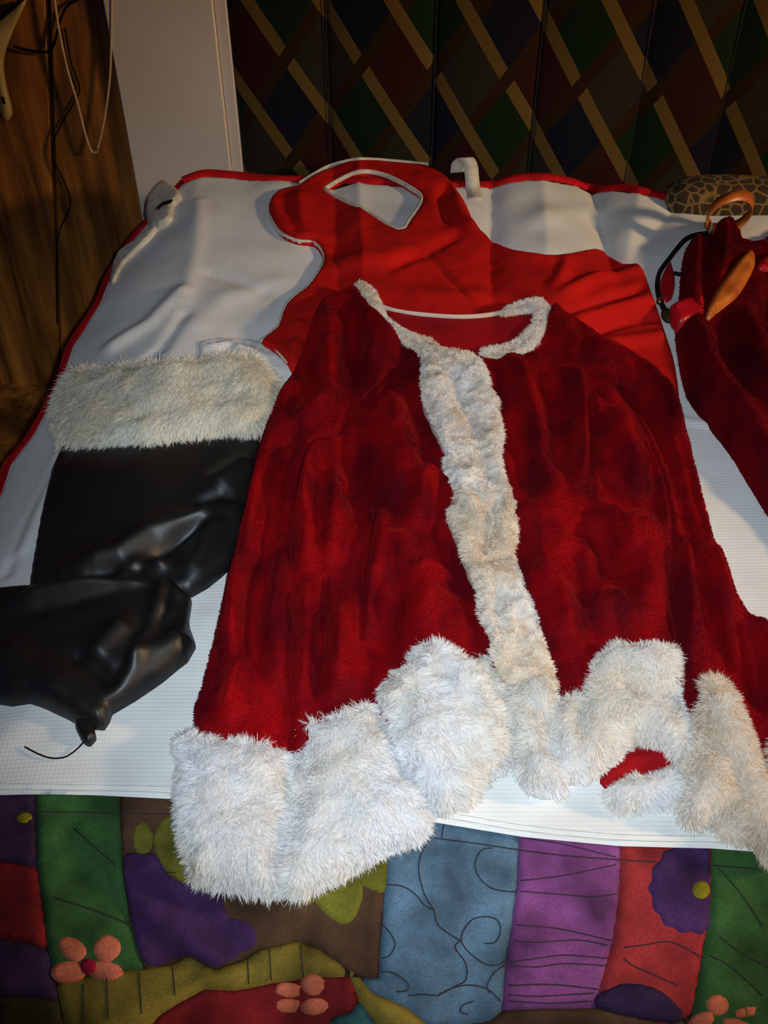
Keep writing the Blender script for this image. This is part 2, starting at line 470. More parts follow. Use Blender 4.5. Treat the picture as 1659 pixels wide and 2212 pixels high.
# ------------------------------------------------------------------ the room
YAW = -.1                                     # the wall and bed run slightly askew to the camera
PIV = (-.25, 1.68)
e_s = np.array([math.cos(.1), -math.sin(.1)]); n_w = np.array([math.sin(.1), math.cos(.1)])
def wall_sv(px, py, fwd=0.0):
    """photo point -> (along-wall, height above bed) on the wall plane moved fwd towards the bed"""
    dx, dy, dz = ray(px, py); pl = n_w @ np.array(PIV) - fwd
    t = pl / (n_w[0] * dx + n_w[1] * dy)
    return e_s[0] * dx * t + e_s[1] * dy * t, dz * t + CAM_H
def wall_pt(s, v, fwd=0.0):
    p = e_s * s + n_w * (n_w @ np.array(PIV) - fwd)
    return np.array([p[0], p[1], BED + v])
def wall_box(name, s0, s1, v0, v1, f0, f1, mat, parent=None, bev=.002):
    d = n_w @ np.array(PIV)
    # local frame: x along the wall, y into the wall
    return box(name, (s0, d - f1, BED + v0), (s1, d - f0, BED + v1), mat, parent, -.1, (0, 0), bev)

fl = tag(box('floor', (-1.6, -.6, -.05), (2.6, 2.2, 0), M_floor, bev=0), kind='structure')
wb = tag(wall_box('wall_back', -1.7, 1.9, -BED, 1.0, -.12, -.03, M_wood, bev=0), kind='structure')
# wooden planks left of the white post: slightly leaning, each one its own piece
def plank(s_tl, s_tr, s_bl, s_br, v0, v1, f):
    pts = [(s_bl, v0), (s_br, v0), (s_tr, v1), (s_tl, v1)]
    g = .0025
    V = []
    for dep, ins_ in ((-.03, 0), (f - .004, 0), (f, .004)):
        for (s, v), sx in zip(pts, (1, -1, -1, 1)): V.append(wall_pt(s + sx * (g + ins_), v, dep))
    F = [(8, 9, 10, 11)]
    for a in (0, 4):
        for i in range(4): F.append((a + i, a + (i + 1) % 4, a + 4 + (i + 1) % 4, a + 4 + i))
    return mesh_obj('plank', V, F, M_wood, wb, False)
lean = -.092 / .463
def joint(s_at_top, v): return s_at_top + lean * (.215 - v) * -1 * -1
for k, (a, b, f) in enumerate([(-1.20, -1.02, .004), (-1.02, -.86, .007), (-.86, -.687, .003), (-.687, -.52, .006)]):
    v0, v1 = -BED, .9
    J = lambda s, v: s + .199 * (v - .215)
    tr = J(b, v1) if k < 3 else -.50
    br = J(b, v0) if k < 3 else -.50
    plank(J(a, v1), tr, J(a, v0), br, v0, v1, f)
tr = tag(wall_box('trim_1', -.594, -.424, -BED, 1.0, -.03, .020, M_white), kind='structure')
wall_box('edge_strip', -.4235, -.404, -BED, 1.0, -.03, .014, M_white, tr)

# argyle fabric hanging over the rest of the wall, pleated at regular seams
def curtain():
    s = np.arange(-.402, 1.35, .004); v = np.arange(-.35, .62, .01)
    SS, VV = np.meshgrid(s, v)
    seams = np.array([-.42, -.253, -.085, .075, .234, .362, .53, .69, .85, 1.01, 1.18, 1.36])
    i = np.clip(np.searchsorted(seams, SS, side='right') - 1, 0, len(seams) - 2)
    u = (SS - seams[i]) / (seams[i + 1] - seams[i])
    fwd = .010 + .011 * (1 - np.abs(2 * u - 1) ** 2.5) + .004 * vnoise(SS, VV, .25, 3) - .010 * (u > .975)
    pl = n_w @ np.array(PIV)
    X = e_s[0] * SS + n_w[0] * (pl - fwd); Y = e_s[1] * SS + n_w[1] * (pl - fwd)
    V = np.stack([X.ravel(), Y.ravel(), VV.ravel()], 1)
    ny, nx = SS.shape
    b = (np.arange(ny - 1)[:, None] * nx + np.arange(nx - 1)[None]).ravel()
    F = np.stack([b, b + 1, b + nx + 1, b + nx], 1)
    rt = empty('argyle_curtain', tuple(wall_pt(.3, -.35, .01)), 'dark argyle curtain hanging on the wall behind the bed', 'curtain')
    o = mesh_obj('curtain_cloth', V + np.array([0, 0, BED]), F, M_argyle, rt, True, tuple(rt.location))
    uu = (SS + .201) / .1135 + .04 * vnoise(i * 1.0, VV * 0, 1.0, 9); vv = (VV - .142 + .055 * (SS + .2)) / .167
    uvl = o.data.uv_layers.new(name='cloth')
    li = np.empty(len(o.data.loops), np.int32); o.data.loops.foreach_get('vertex_index', li)
    uv = np.stack([uu.ravel()[li], vv.ravel()[li]], 1).astype(np.float32); uvl.data.foreach_set('uv', uv.ravel())
    lines = []
    for sm_ in seams[1:-1]:
        lines.append(np.array([wall_pt(sm_, q, .0125) for q in np.linspace(-.35, .61, 24)]))
    tag(tube('pleat_stitching', lines, .0009, M_thread, rt, 5, tuple(rt.location)), kind='stuff')
curtain()

# things hanging on the planks
def wall_curve(pxs, fwd, n=6):
    q = smooth_loop(np.array(pxs, float), False, n)
    s, v = wall_sv(q[:, 0], q[:, 1], fwd)
    return np.array([wall_pt(a, b, fwd) for a, b in zip(s, v)])
o = tube('string_loop', wall_curve([(108, -120), (118, 0), (130, 80), (148, 160), (165, 215), (184, 290), (196, 324), (204, 329), (212, 318), (228, 240), (238, 150), (241, 0), (242, -120)], .0195), .0021, M_cord)
tag(o, 'pale cord hanging in a loop on the wooden planks beside the white post', 'cord')
o = tube('black_cable', wall_curve([(140, 60), (152, 130), (166, 170), (172, 195), (164, 214), (140, 255), (118, 300), (115, 340), (135, 385), (152, 430), (146, 462), (128, 500), (122, 560), (124, 700)], .0095), .0015, M_black)
tag(o, 'thin black cable winding over the plank joint behind the pale cord loop', 'cable')
o = tube('black_cable', wall_curve([(-60, 90), (0, 40), (40, 5), (70, -30), (110, -120)], .03), .0034, M_black)
tag(o, 'thick black cable crossing the top corner of the planks over the pale strap', 'cable')
o = tube('black_cable', wall_curve([(30, 100), (44, 104), (60, 108), (102, 112), (116, 96), (140, 20), (180, -10), (230, -80)], .012), .0022, M_black)
tag(o, 'black cable running sideways from the pale strap to the plank joint', 'cable')
def strap():
    q = smooth_loop(np.array([(54, 2), (26, 68), (6, 128), (9, 180), (23, 238), (21, 256), (12, 262), (3, 248), (-12, 190), (-26, 130), (-24, 70), (0, 44)], float), True, 4)
    s, v = wall_sv(q[:, 0], q[:, 1], .02); n = len(q)
    V = [wall_pt(a, b, .012) for a, b in zip(s, v)] + [wall_pt(a, b, .020) for a, b in zip(s, v)]
    ms, mv = s.mean(), v.mean()
    V += [wall_pt(a + (ms - a) * .12, b + (mv - b) * .05, .022) for a, b in zip(s, v)]
    F = []
    for k in (0, n):
        for i in range(n): F.append((k + i, k + (i + 1) % n, k + n + (i + 1) % n, k + n + i))
    F.append(tuple(range(2 * n, 3 * n))); F.append(tuple(range(n))[::-1])
    r = empty('hanging_strap', tuple(wall_pt(ms, float(v.min()), .012)), 'pale curved strap hanging at the top corner of the wooden planks', 'strap')
    mesh_obj('strap_body', V, F, M_strap, r, True, tuple(r.location))
    a, b = wall_sv(9, 215, .02)
    tube('dark_slot', np.array([wall_pt(a, b - .006, .0225), wall_pt(a, b + .006, .0225)]), .0022, M_black, r, 6, tuple(r.location))
strap()

# ------------------------------------------------------------------ bed, quilt, white cloth
bed = empty('bed', (0.5, 0.95, 0), 'low bed under the patchwork quilt and the white cloth', 'bed')
def bpart(name, a, b, bev=.01):
    o = box(name, a, b, M_bed, bed, -.1, (.0, .0), bev); o.location = (-.5, -.95, 0); return o
M_bed = cloth_mat('mattress_ticking', (150, 146, 140), (135, 132, 128), 20)
bpart('mattress', (-.36, .36, .22), (1.3, 1.52, .50), .03)
M_bed = M_wood
bpart('bed_base', (-.38, .36, .10), (1.3, 1.52, .219))
for sx in (-.34, 1.24):
    for sy in (.42, 1.46): bpart('leg', (sx - .025, sy - .025, 0), (sx + .025, sy + .025, .10), .004)

def QZ(x, y):
    """quilt surface: the bed plus its own soft folds near the foot"""
    z = bed_z(x, y) - .006
    near = 1 - sstep(.44, .5, y)
    def rdg(pts, w, a):
        pp = np.stack(flat(np.array([q[0] for q in pts], float), np.array([q[1] for q in pts], float)), 1)
        d, s_, t_ = seg_dist(np.asarray(x, float), np.asarray(y, float), pp); return a * np.exp(-(d / w) ** 2)
    z = z + near * (rdg([(700, 2075), (560, 2070), (440, 2112), (340, 2160), (200, 2210)], .010, .006)
                    + rdg([(150, 1790), (220, 1900), (300, 2010), (420, 2085)], .010, -.005)
                    + rdg([(180, 1790), (260, 1880), (340, 1990), (440, 2060)], .012, .005)
                    + rdg([(340, 1870), (420, 1960), (520, 2050)], .009, -.004)
                    + rdg([(740, 2080), (790, 2140), (900, 2200)], .008, .007)
                    + rdg([(1180, 1960), (1290, 2020), (1380, 2060)], .014, -.003)
                    + rdg([(1080, 2180), (1200, 2160), (1400, 2160)], .012, .003)
                    + .0022 * vnoise(x, y, .045, 31) + .001 * vnoise(x, y, .018, 32))
    return z
quilt = thing_at('patchwork_quilt', (700, 1900), 'colourful printed patchwork quilt covering the bed under the white cloth', 'quilt')
M_qbase = patch_mat('quilt_base', (52, 40, 30))
sheet('quilt_backing', [(-200, 1600), (-40, 1300), (60, 1060), (230, 800), (420, 430), (1000, 420), (1640, 480), (2280, 560), (2750, 2300), (-260, 2300)],
      M_qbase, quilt, -.006, .002, .01, .012, fn=lambda x, y: QZ(x, y) - .03 * sstep(.5, .6, y), sm=False, bottom=-.10)
QM = {k: patch_mat('quilt_' + k, c) for k, c in dict(
    purple=(56, 36, 62), green=(56, 92, 50), brown=(80, 58, 44), olive=(104, 102, 38), yellow=(128, 110, 46), red=(118, 30, 34),
    darkpurple=(52, 36, 66), darkolive=(48, 44, 28), blue=(84, 110, 132), magenta=(124, 68, 122), brightred=(150, 48, 50), teal=(52, 90, 92),
    pink=(206, 112, 84), rose=(150, 26, 52), lime=(150, 140, 34), plum=(70, 44, 86)).items()}
def qpatch(px, col, par=quilt, off=0.0, name='patch', t=.003, r=.004, res=.0035, sm=False, curve=3):
    return sheet(name, px, QM[col], par, off, t, r, res, fn=QZ, sm=sm, bottom=-.004, curve=curve)
def ell(cx, cy, rx, ry, a=0, n=20):
    t = np.linspace(0, 2 * math.pi, n, endpoint=False); c, s = math.cos(a), math.sin(a)
    return [(cx + rx * math.cos(q) * c - ry * math.sin(q) * s, cy + rx * math.cos(q) * s + ry * math.sin(q) * c) for q in t]
qpatch([(-200, 1680), (76, 1680), (78, 1760), (80, 1872), (20, 1862), (-200, 1850)], 'purple')
qpatch([(-200, 1850), (20, 1862), (80, 1872), (92, 1960), (104, 2050), (60, 2036), (0, 2026), (-200, 2010)], 'red')
qpatch([(-200, 2010), (0, 2026), (60, 2036), (104, 2050), (118, 2120), (128, 2160), (-200, 2150)], 'darkpurple')
qpatch([(-200, 2150), (128, 2160), (150, 2270), (-200, 2270)], 'darkolive')
qpatch([(76, 1680), (258, 1680), (260, 1800), (264, 1880), (280, 1990), (312, 2092), (200, 2106), (118, 2120), (104, 2050), (92, 1960), (80, 1872), (78, 1760)], 'green')
brown = qpatch([(258, 1680), (835, 1745), (835, 1830), (828, 1960), (820, 2050), (818, 2112), (775, 2106), (735, 2082), (690, 2050), (640, 2032), (560, 2050), (462, 2094), (405, 2064), (312, 2092), (280, 1990), (264, 1880), (260, 1800)], 'brown')
qpatch([(118, 2120), (200, 2106), (312, 2092), (405, 2064), (462, 2094), (560, 2050), (640, 2032), (690, 2050), (735, 2082), (757, 2108), (700, 2110), (590, 2122), (506, 2139), (441, 2136), (380, 2169), (342, 2194), (280, 2270), (150, 2270), (128, 2160)], 'yellow')
redlow = qpatch([(441, 2136), (506, 2139), (590, 2122), (700, 2110), (757, 2108), (775, 2160), (760, 2185), (715, 2198), (690, 2270), (280, 2270), (342, 2194), (380, 2169)], 'red')
qpatch([(735, 2082), (775, 2106), (800, 2140), (880, 2176), (925, 2215), (935, 2270), (860, 2270), (800, 2195), (775, 2160), (757, 2108)], 'yellow')
qpatch([(715, 2198), (760, 2185), (775, 2160), (800, 2195), (860, 2270), (690, 2270)], 'teal')
blue = qpatch([(835, 1745), (1122, 1760), (1122, 1805), (1118, 1900), (1106, 2000), (1095, 2060), (1085, 2182), (1060, 2204), (925, 2215), (880, 2176), (800, 2140), (775, 2106), (818, 2112), (820, 2050), (828, 1960), (835, 1830)], 'blue')
mag = qpatch([(1122, 1760), (1342, 1785), (1340, 1900), (1325, 2030), (1300, 2120), (1290, 2176), (1085, 2182), (1095, 2060), (1106, 2000), (1118, 1900), (1122, 1805)], 'magenta')
redr = qpatch([(1342, 1785), (1538, 1795), (1538, 1850), (1535, 1960), (1515, 2080), (1495, 2190), (1440, 2212), (1290, 2176), (1300, 2120), (1325, 2030), (1340, 1900)], 'brightred')
green2 = qpatch([(1538, 1795), (1900, 1830), (2440, 1880), (2640, 2270), (1470, 2270), (1495, 2190), (1515, 2080), (1535, 1960), (1538, 1850)], 'green')
qpatch([(925, 2215), (1060, 2204), (1085, 2182), (1290, 2176), (1440, 2212), (1495, 2190), (1470, 2270), (935, 2270)], 'brown')
# motifs printed on the patches, as thin appliqué
A = dict(t=.0012, r=.002, res=.0028, off=.0028, sm=True)
qpatch([(266, 1856), (300, 1840), (340, 1846), (362, 1886), (400, 1906), (470, 1918), (494, 1976), (540, 1990), (558, 2030), (520, 2060), (460, 2086), (404, 2060), (318, 2084), (284, 1990)], 'plum', brown, name='motif', **A)
qpatch([(300, 1852), (285, 1815), (300, 1768), (326, 1788), (332, 1815), (322, 1842)], 'olive', brown, name='leaf', **A)
qpatch([(330, 1815), (350, 1770), (385, 1762), (405, 1830), (410, 1906), (374, 1895), (343, 1862)], 'olive', brown, name='leaf', **A)
qpatch([(660, 1928), (705, 1902), (762, 1880), (786, 1920), (772, 1975), (745, 2000), (704, 1976), (680, 1950)], 'olive', brown, name='leaf', **A)
qpatch([(735, 1872), (800, 1828), (833, 1816), (831, 1922), (790, 1918), (755, 1898)], 'olive', brown, name='leaf', **A)
qpatch([(620, 1930), (680, 1900), (720, 1880), (700, 1930), (650, 1960)], 'olive', brown, name='leaf', **A)
def flower(par, petals, centre=None, col='pink', ccol='rose', sc=1.0):
    for (cx, cy, rx, ry, a) in petals: qpatch(ell(cx, cy, rx, ry, a), col, par, name='petal', **A)
    if centre:
        B = dict(A); B['off'] = .0042; qpatch(ell(*centre, n=14), ccol, par, name='flower_centre', **B)
fl1 = bpy.data.objects['patch.004']
flower(fl1, [(157, 2050, 36, 25, .6), (231, 2049, 32, 30, -.5), (147, 2098, 38, 24, -.1), (226, 2096, 40, 22, .15)], (190, 2086, 18, 17))
flower(redlow, [(624, 2139, 34, 17, .1), (676, 2128, 28, 24, .2), (624, 2172, 34, 17, 0), (678, 2174, 34, 20, -.1)])
flower(green2, [(1550, 2171, 28, 24, .2), (1612, 2186, 38, 12, -.15), (1516, 2206, 34, 20, -.5), (1594, 2218, 40, 18, .3)])
sc_ = [(1492 + (90 + 4 * math.cos(a * 14)) * math.cos(a), 1918 + (100 + 4 * math.cos(a * 14)) * math.sin(a)) for a in np.linspace(0, 2 * math.pi, 90, endpoint=False)]
sc_ = [(min(x, 1534), y) for x, y in sc_]
B = dict(A); B['sm'] = False
qpatch(sc_, 'plum', redr, name='flower', **B)
B = dict(A); B['off'] = .0042
qpatch(ell(1515, 1921, 19, 20), 'lime', redr, name='flower_centre', **B)
qpatch([(1290, 2150), (1340, 2124), (1410, 2130), (1465, 2170), (1470, 2206), (1380, 2196), (1292, 2172)], 'darkpurple', redr, name='motif', **A)
qpatch(ell(51, 1766, 18, 14), 'lime', bpy.data.objects['patch'], name='flower_centre', **A)
# quilting lines
def qline(lists, par, name='stitching', r=.0005, off=.0034):
    out = []
    for l in lists:
        q = smooth_loop(np.array(l, float), False, 5); p = P(q[:, 0], q[:, 1], off, QZ)
        out.append(np.column_stack([p, QZ(p[:, 0], p[:, 1]) + off]))
    return tag(tube(name, out, r, M_thread, par, 4, ORG[quilt]), kind='stuff')
cr8 = lambda L: [(700 + a / 1.73, 1700 + b / 1.73) for a, b in L]
qline([cr8(l) for l in [
    [(390, 200), (360, 260), (355, 320), (375, 400), (410, 460), (430, 520), (510, 575)], [(235, 365), (290, 370), (340, 400), (375, 440), (410, 460)],
    [(600, 585), (640, 580), (660, 540), (650, 500), (610, 485), (555, 495), (520, 540), (515, 580), (545, 620), (600, 660), (650, 665), (690, 640)],
    [(630, 228), (590, 235), (565, 280), (575, 330), (620, 375), (680, 390), (720, 390)], [(215, 510), (250, 550), (265, 590), (245, 630), (215, 640)],
    [(510, 575), (490, 600), (530, 660), (530, 720), (490, 745), (425, 780), (470, 755), (540, 740), (610, 755), (660, 800)],
    [(210, 690), (260, 695), (310, 730), (310, 760), (270, 765)], [(690, 660), (640, 690), (610, 740), (620, 770)], [(315, 780), (370, 775), (425, 780)],
    [(440, 190), (445, 150), (455, 130)], [(560, 800), (520, 815), (510, 840), (540, 850)]]], blue)
qline([cr8(l) for l in [[(733, 350), (900, 330), (1090, 290)], [(735, 390), (900, 402), (1000, 410), (1095, 400)], [(720, 515), (880, 530), (1080, 575)],
      [(715, 575), (800, 580), (950, 572), (1060, 592)], [(695, 655), (800, 640), (900, 628), (1060, 640)], [(695, 668), (800, 672), (900, 660), (1060, 668)],
      [(690, 742), (850, 738), (1030, 756)], [(690, 775), (800, 782), (1010, 770)], [(690, 800), (850, 808), (1000, 800)], [(740, 190), (900, 215), (1090, 262)]]], mag)
qline([cr8(l) for l in [[(1470, 300), (1560, 400), (1640, 520)], [(1440, 630), (1520, 670), (1640, 780)], [(1480, 560), (1560, 620), (1700, 690)]]], green2)
qline([cr8(l) for l in [[(1120, 600), (1200, 590), (1300, 580), (1420, 640)], [(1120, 640), (1160, 670), (1230, 700), (1320, 740)], [(1240, 360), (1300, 370), (1380, 378)]]], redr)
qline([[(-60, 1750), (76, 1753), (260, 1756), (400, 1760)], [(920, 1808), (1030, 1822), (1122, 1836), (1230, 1849), (1342, 1857), (1440, 1863), (1538, 1869), (1700, 1882)],
       [(290, 1880), (380, 1885)], [(160, 1790), (250, 1870)], [(120, 1940), (200, 1965), (290, 2000)]], quilt, 'border_stitching', .00055)
qline([[(230, 2110), (234, 2200)], [(300, 2100), (306, 2190)], [(372, 2080), (378, 2150)], [(535, 2070), (537, 2126)], [(582, 2050), (586, 2118)], [(180, 2126), (182, 2220)], [(650, 2040), (655, 2110)]], quilt)

# white waffle cloth with red bound edges
cl = thing_at('white_cloth', (700, 1700), 'white waffle weave cloth with red bound edges spread over the bed', 'cloth')
CL_TOP = [(395, 394), (440, 379), (500, 382), (560, 388), (640, 392), (800, 395), (985, 402), (1060, 404), (1110, 390), (1170, 386), (1240, 398), (1283, 414), (1340, 410), (1390, 418), (1440, 430), (1500, 432), (1530, 446), (1600, 452), (1700, 462), (1950, 480), (2300, 520)]
CL_LEFT = [(-190, 1712), (-150, 1400), (-70, 1180), (2, 1062), (22, 1000), (72, 935), (128, 832), (158, 742), (214, 655), (240, 592), (290, 512), (335, 462)]
def cl_disp(x, y, d):
    z = .0010 * vnoise(x, y, .06, 21) * sstep(0, .03, d)
    for pts, w, a in CLF:
        dd, s_, t_ = seg_dist(x, y, pts); z = z + .6 * a * np.exp(-(dd / w) ** 2)
    return z
def fold(px, w, a, off=.01):
    p = P(np.array([q[0] for q in px], float), np.array([q[1] for q in px], float), off); return (p, w, a)
CLF = [fold([(455, 585), (520, 605), (565, 625)], .012, -.006), fold([(240, 740), (320, 690), (385, 625)], .014, .012), fold([(300, 780), (350, 740), (395, 670)], .010, -.008),
       fold([(600, 600), (480, 640), (430, 690)], .02, .006), fold([(430, 430), (425, 520), (400, 640)], .012, .006), fold([(40, 1180), (90, 1060), (135, 960)], .012, .008),
       fold([(10, 1230), (60, 1110), (120, 990)], .008, -.006), fold([(1160, 470), (1230, 450), (1280, 450)], .02, .005), fold([(1480, 900), (1540, 910), (1600, 900)], .006, .004),
       fold([(-60, 1640), (40, 1560), (90, 1500)], .02, .004), fold([(300, 1420), (420, 1440), (440, 1330)], .015, .004)]
sheet('waffle_panel', CL_LEFT + CL_TOP + [(2500, 1930), (2000, 1870), (1659, 1838), (1540, 1829), (1340, 1824), (1130, 1804), (930, 1771), (700, 1745), (370, 1722), (0, 1714)],
      M_waffle, cl, .001, .003, .004, .0045, cl_disp, sm=False, oz=.004)
def ribbon(name, pxs, w, mat, parent, off=.004, t=.003, seg=6, closed=False, raise_=0.0, res=None, fn=S):
    """flat band following a px path on the surface, w in metres"""
    q = smooth_loop(np.array(pxs, float), closed, seg)
    p = P(q[:, 0], q[:, 1], off, fn); T = np.gradient(p, axis=0); T /= np.linalg.norm(T, axis=1)[:, None] + 1e-9
    Nn = np.stack([-T[:, 1], T[:, 0]], 1); m = 5; V = []; n = len(p)
    ww = w if np.ndim(w) else np.full(n, w); ww = np.interp(np.linspace(0, 1, n), np.linspace(0, 1, len(ww)), ww) if len(ww) != n else ww
    for k in range(m):
        u = k / (m - 1) * 2 - 1; pp = p + Nn * (ww / 2 * u)[:, None]
        V.append(np.column_stack([pp, np.maximum(fn(pp[:, 0], pp[:, 1]), fn(p[:, 0], p[:, 1]) - .003) + off + t * math.sqrt(max(0, 1 - u ** 4)) + raise_]))
    for u in (-1, 1):
        pp = p + Nn * (ww / 2 * u)[:, None]; V.append(np.column_stack([pp, fn(p[:, 0], p[:, 1]) + off - .002]))
    rows = V
    order = [m] + list(range(m)) + [m + 1]
    VV = np.concatenate([rows[i] for i in order]); K = len(order); F = []
    for k in range(K - 1):
        for i in range(n - 1): F.append((k * n + i, k * n + i + 1, (k + 1) * n + i + 1, (k + 1) * n + i))
    return mesh_obj(name, VV, F, mat, parent, True, ORG.get(parent, (0, 0, 0)))
ribbon('red_binding', [(a, b - 5) for a, b in CL_TOP], .019, M_binding, cl, .003, .004)
ribbon('red_binding', [(a - 2, b) for a, b in CL_LEFT[1:]] + [(396, 391)], .015, M_binding, cl, -.003, .003)
# hem stitching along the near edge
for dpx in (10, 22):
    q = smooth_loop(np.array([(-100, 1712), (0, 1714), (370, 1722), (700, 1745), (930, 1771), (1130, 1804), (1340, 1824), (1540, 1829), (1659, 1838), (1900, 1862)], float) - [0, dpx], False, 12)
    p = P(q[:, 0], q[:, 1], .0045); tube('hem_stitching', np.column_stack([p, S(p[:, 0], p[:, 1]) + .0042 + cl_disp(p[:, 0], p[:, 1], np.full(len(p), .005))]), .0004, M_piping, cl, 4, ORG[cl])
# tie loops sewn on the far and left edges: bands that stand up in a loop
def loop3(name, pts, w, mat, parent, axis):
    q = smooth_loop(np.array(pts, float), False, 6); a = np.array(axis, float); a /= np.linalg.norm(a); n = len(q)
    T = np.gradient(q, axis=0); T /= np.linalg.norm(T, axis=1)[:, None] + 1e-9
    Nn = np.cross(T, a); Nn /= np.linalg.norm(Nn, axis=1)[:, None] + 1e-9
    V = np.concatenate([q - a * w / 2 + Nn * .0007, q + a * w / 2 + Nn * .0007, q + a * w / 2 - Nn * .0007, q - a * w / 2 - Nn * .0007]); F = []
    for k in range(4):
        for i in range(n - 1): F.append((k * n + i, k * n + i + 1, ((k + 1) % 4) * n + i + 1, ((k + 1) % 4) * n + i))
    F += [(0, n, 2 * n, 3 * n), (n - 1, 2 * n - 1, 3 * n - 1, 4 * n - 1)]
    return mesh_obj(name, V, F, mat, parent, True, ORG.get(parent, (0, 0, 0)))
def at(px, py, z):
    dx, dy, dz = ray(px, py); t = (z - CAM_H) / dz; return (dx * t, dy * t, z)
b0 = at(1022, 408, float(S(*P(1022., 408.))) + .006)
pts = [(b0[0] + .002, b0[1] - .03, b0[2]), b0, (b0[0] - .002, b0[1] + .012, b0[2] + .014), (b0[0] - .005, b0[1] + .020, b0[2] + .030), (b0[0] - .012, b0[1] + .030, b0[2] + .036), (b0[0] - .022, b0[1] + .034, b0[2] + .026), (b0[0] - .024, b0[1] + .03, b0[2] + .012)]
loop3('tie_loop', pts, .022, M_piping, cl, (1, .15, 0))
def lflat(px, z): return [at(a, b, z + float(S(*P(float(a), float(b))))) for a, b in px]
sheet('tie_loop', [(316, 428), (352, 388), (378, 402), (392, 420), (374, 440), (372, 470), (340, 488), (318, 478)], M_piping, cl, .008, .008, .008, .003, curve=2)
ribbon('dark_tie', [(338, 452), (352, 440), (372, 434)], .006, M_black, cl, .018, .002)
sheet('tie_loop', [(238, 585), (252, 545), (288, 520), (330, 486), (345, 490), (300, 540), (268, 570), (248, 610), (236, 612)], M_piping, cl, .004, .007, .008, .003, curve=2)

# cushion at the head of the bed
def cushion():
    k = NT('paisley_cushion'); v = k.n('ShaderNodeTexVoronoi', feature='DISTANCE_TO_EDGE'); v.inputs['Scale'].default_value = 60; k.l(k.coord(), v.inputs['Vector'])
    k.set(k.b.inputs['Base Color'], k.mix(k.mapr(v.outputs['Distance'], .02, .12, 0, 1), C4((140, 110, 60)), C4((58, 42, 26)))); k.b.inputs['Roughness'].default_value = .95
    c = np.array(at(1680, 448, .02)); c[:2] += n_w * .035; nu, nvv = 28, 14; V = []
    for j in range(nvv + 1):
        ph = math.pi * j / nvv - math.pi / 2
        for i in range(nu):
            th = 2 * math.pi * i / nu; f = lambda q, e: math.copysign(abs(q) ** e, q)
            lx = .16 * f(math.cos(ph), .5) * f(math.cos(th), .45); ly = .035 * f(math.cos(ph), .5) * f(math.sin(th), .45); lz = .035 * f(math.sin(ph), .8)
            V.append((c[0] + lx * e_s[0] + ly * n_w[0], c[1] + lx * e_s[1] + ly * n_w[1], c[2] - .012 + lz))
    F = [(j * nu + i, j * nu + (i + 1) % nu, (j + 1) * nu + (i + 1) % nu, (j + 1) * nu + i) for j in range(nvv) for i in range(nu)]
    o = mesh_obj('cushion', np.array(V) + [0, 0, BED], F, k.m, None, True)
    tag(o, 'dark brown patterned cushion edge between the white cloth and the argyle curtain', 'cushion')
cushion()

# ------------------------------------------------------------------ red shirt with white neck piping
def folds_disp(L, amp_noise=.0012, nsc=.03, seed=40, fadeD=.012, gain=1.0, drape=0.0):
    def f(x, y, d):
        z = amp_noise * vnoise(x, y, nsc, seed) + .5 * amp_noise * vnoise(x, y, nsc * .45, seed + 1)
        for pts, w, a in L:
            dd, s_, t_ = seg_dist(x, y, pts)
            z = z + gain * a * np.exp(-(dd / w) ** 2) * (.35 + .65 * np.clip(np.minimum(t_, 1 - t_) * 6, 0, 1))
        if drape: z = z + drape * (vnoise(x + .2 * y, y * .22, .030, seed + 7) + .45 * vnoise(x, y * .3, .014, seed + 8))
        z = np.where(z < 0, -.015 * np.tanh(-z / .015), z)                 # a fold never sinks into what lies below
        return z * sstep(0, fadeD, d)
    return f
shirt = thing_at('red_shirt', (1000, 900), 'bright red shirt with cream piped neckline lying above the fur trimmed jacket', 'shirt')
SF_ = [fold([(835, 592), (900, 560), (990, 515)], .010, -.006), fold([(700, 580), (800, 570), (900, 545)], .02, .006), fold([(915, 540), (960, 600), (1020, 670)], .006, -.004),
       fold([(1010, 480), (1100, 560), (1200, 580)], .02, .006), fold([(1195, 660), (1290, 610), (1390, 585)], .012, .009), fold([(1210, 690), (1320, 650), (1420, 620)], .008, -.008),
       fold([(1215, 710), (1320, 680), (1430, 655)], .012, .009), fold([(1270, 730), (1360, 700), (1440, 690)], .008, -.006), fold([(1300, 750), (1400, 740), (1450, 735)], .014, .007),
       fold([(965, 400), (955, 440), (965, 490)], .010, -.010), fold([(985, 430), (1000, 480), (1030, 520)], .012, .008), fold([(650, 420), (650, 490), (690, 540)], .015, .008),
       fold([(1225, 560), (1215, 600), (1190, 640)], .010, .006), fold([(640, 700), (660, 740), (640, 770)], .015, .006), fold([(1060, 600), (1140, 640), (1180, 700)], .02, .006),
       fold([(860, 640), (960, 650), (1100, 640)], .02, .004), fold([(620, 450), (640, 500), (680, 520)], .01, -.004)]
NECK = [(702, 408), (722, 425), (790, 456), (861, 497), (886, 474), (911, 431), (886, 406), (832, 379), (780, 371), (738, 386)]
sheet('shirt_front', [(640, 402), (662, 388), (700, 368), (750, 351), (790, 347), (870, 353), (925, 358), (958, 375), (980, 397), (1008, 440), (1030, 490), (1058, 520), (1120, 546), (1180, 552), (1240, 546), (1282, 537), (1312, 548), (1350, 570), (1386, 574), (1412, 640), (1440, 720), (1460, 790), (1466, 885), (1410, 862), (1300, 790), (1190, 735), (1000, 735), (860, 725), (745, 700), (675, 730), (650, 775), (634, 802), (622, 788), (594, 758), (562, 737), (598, 705), (618, 655), (662, 618), (690, 580), (697, 553), (680, 524), (640, 518), (604, 500), (586, 470), (581, 435), (600, 412)],
      M_shirt, shirt, .008, .008, .009, .003, folds_disp(SF_, .0016, .035, 40, .012, 1.2), holes=[NECK], curve=3)
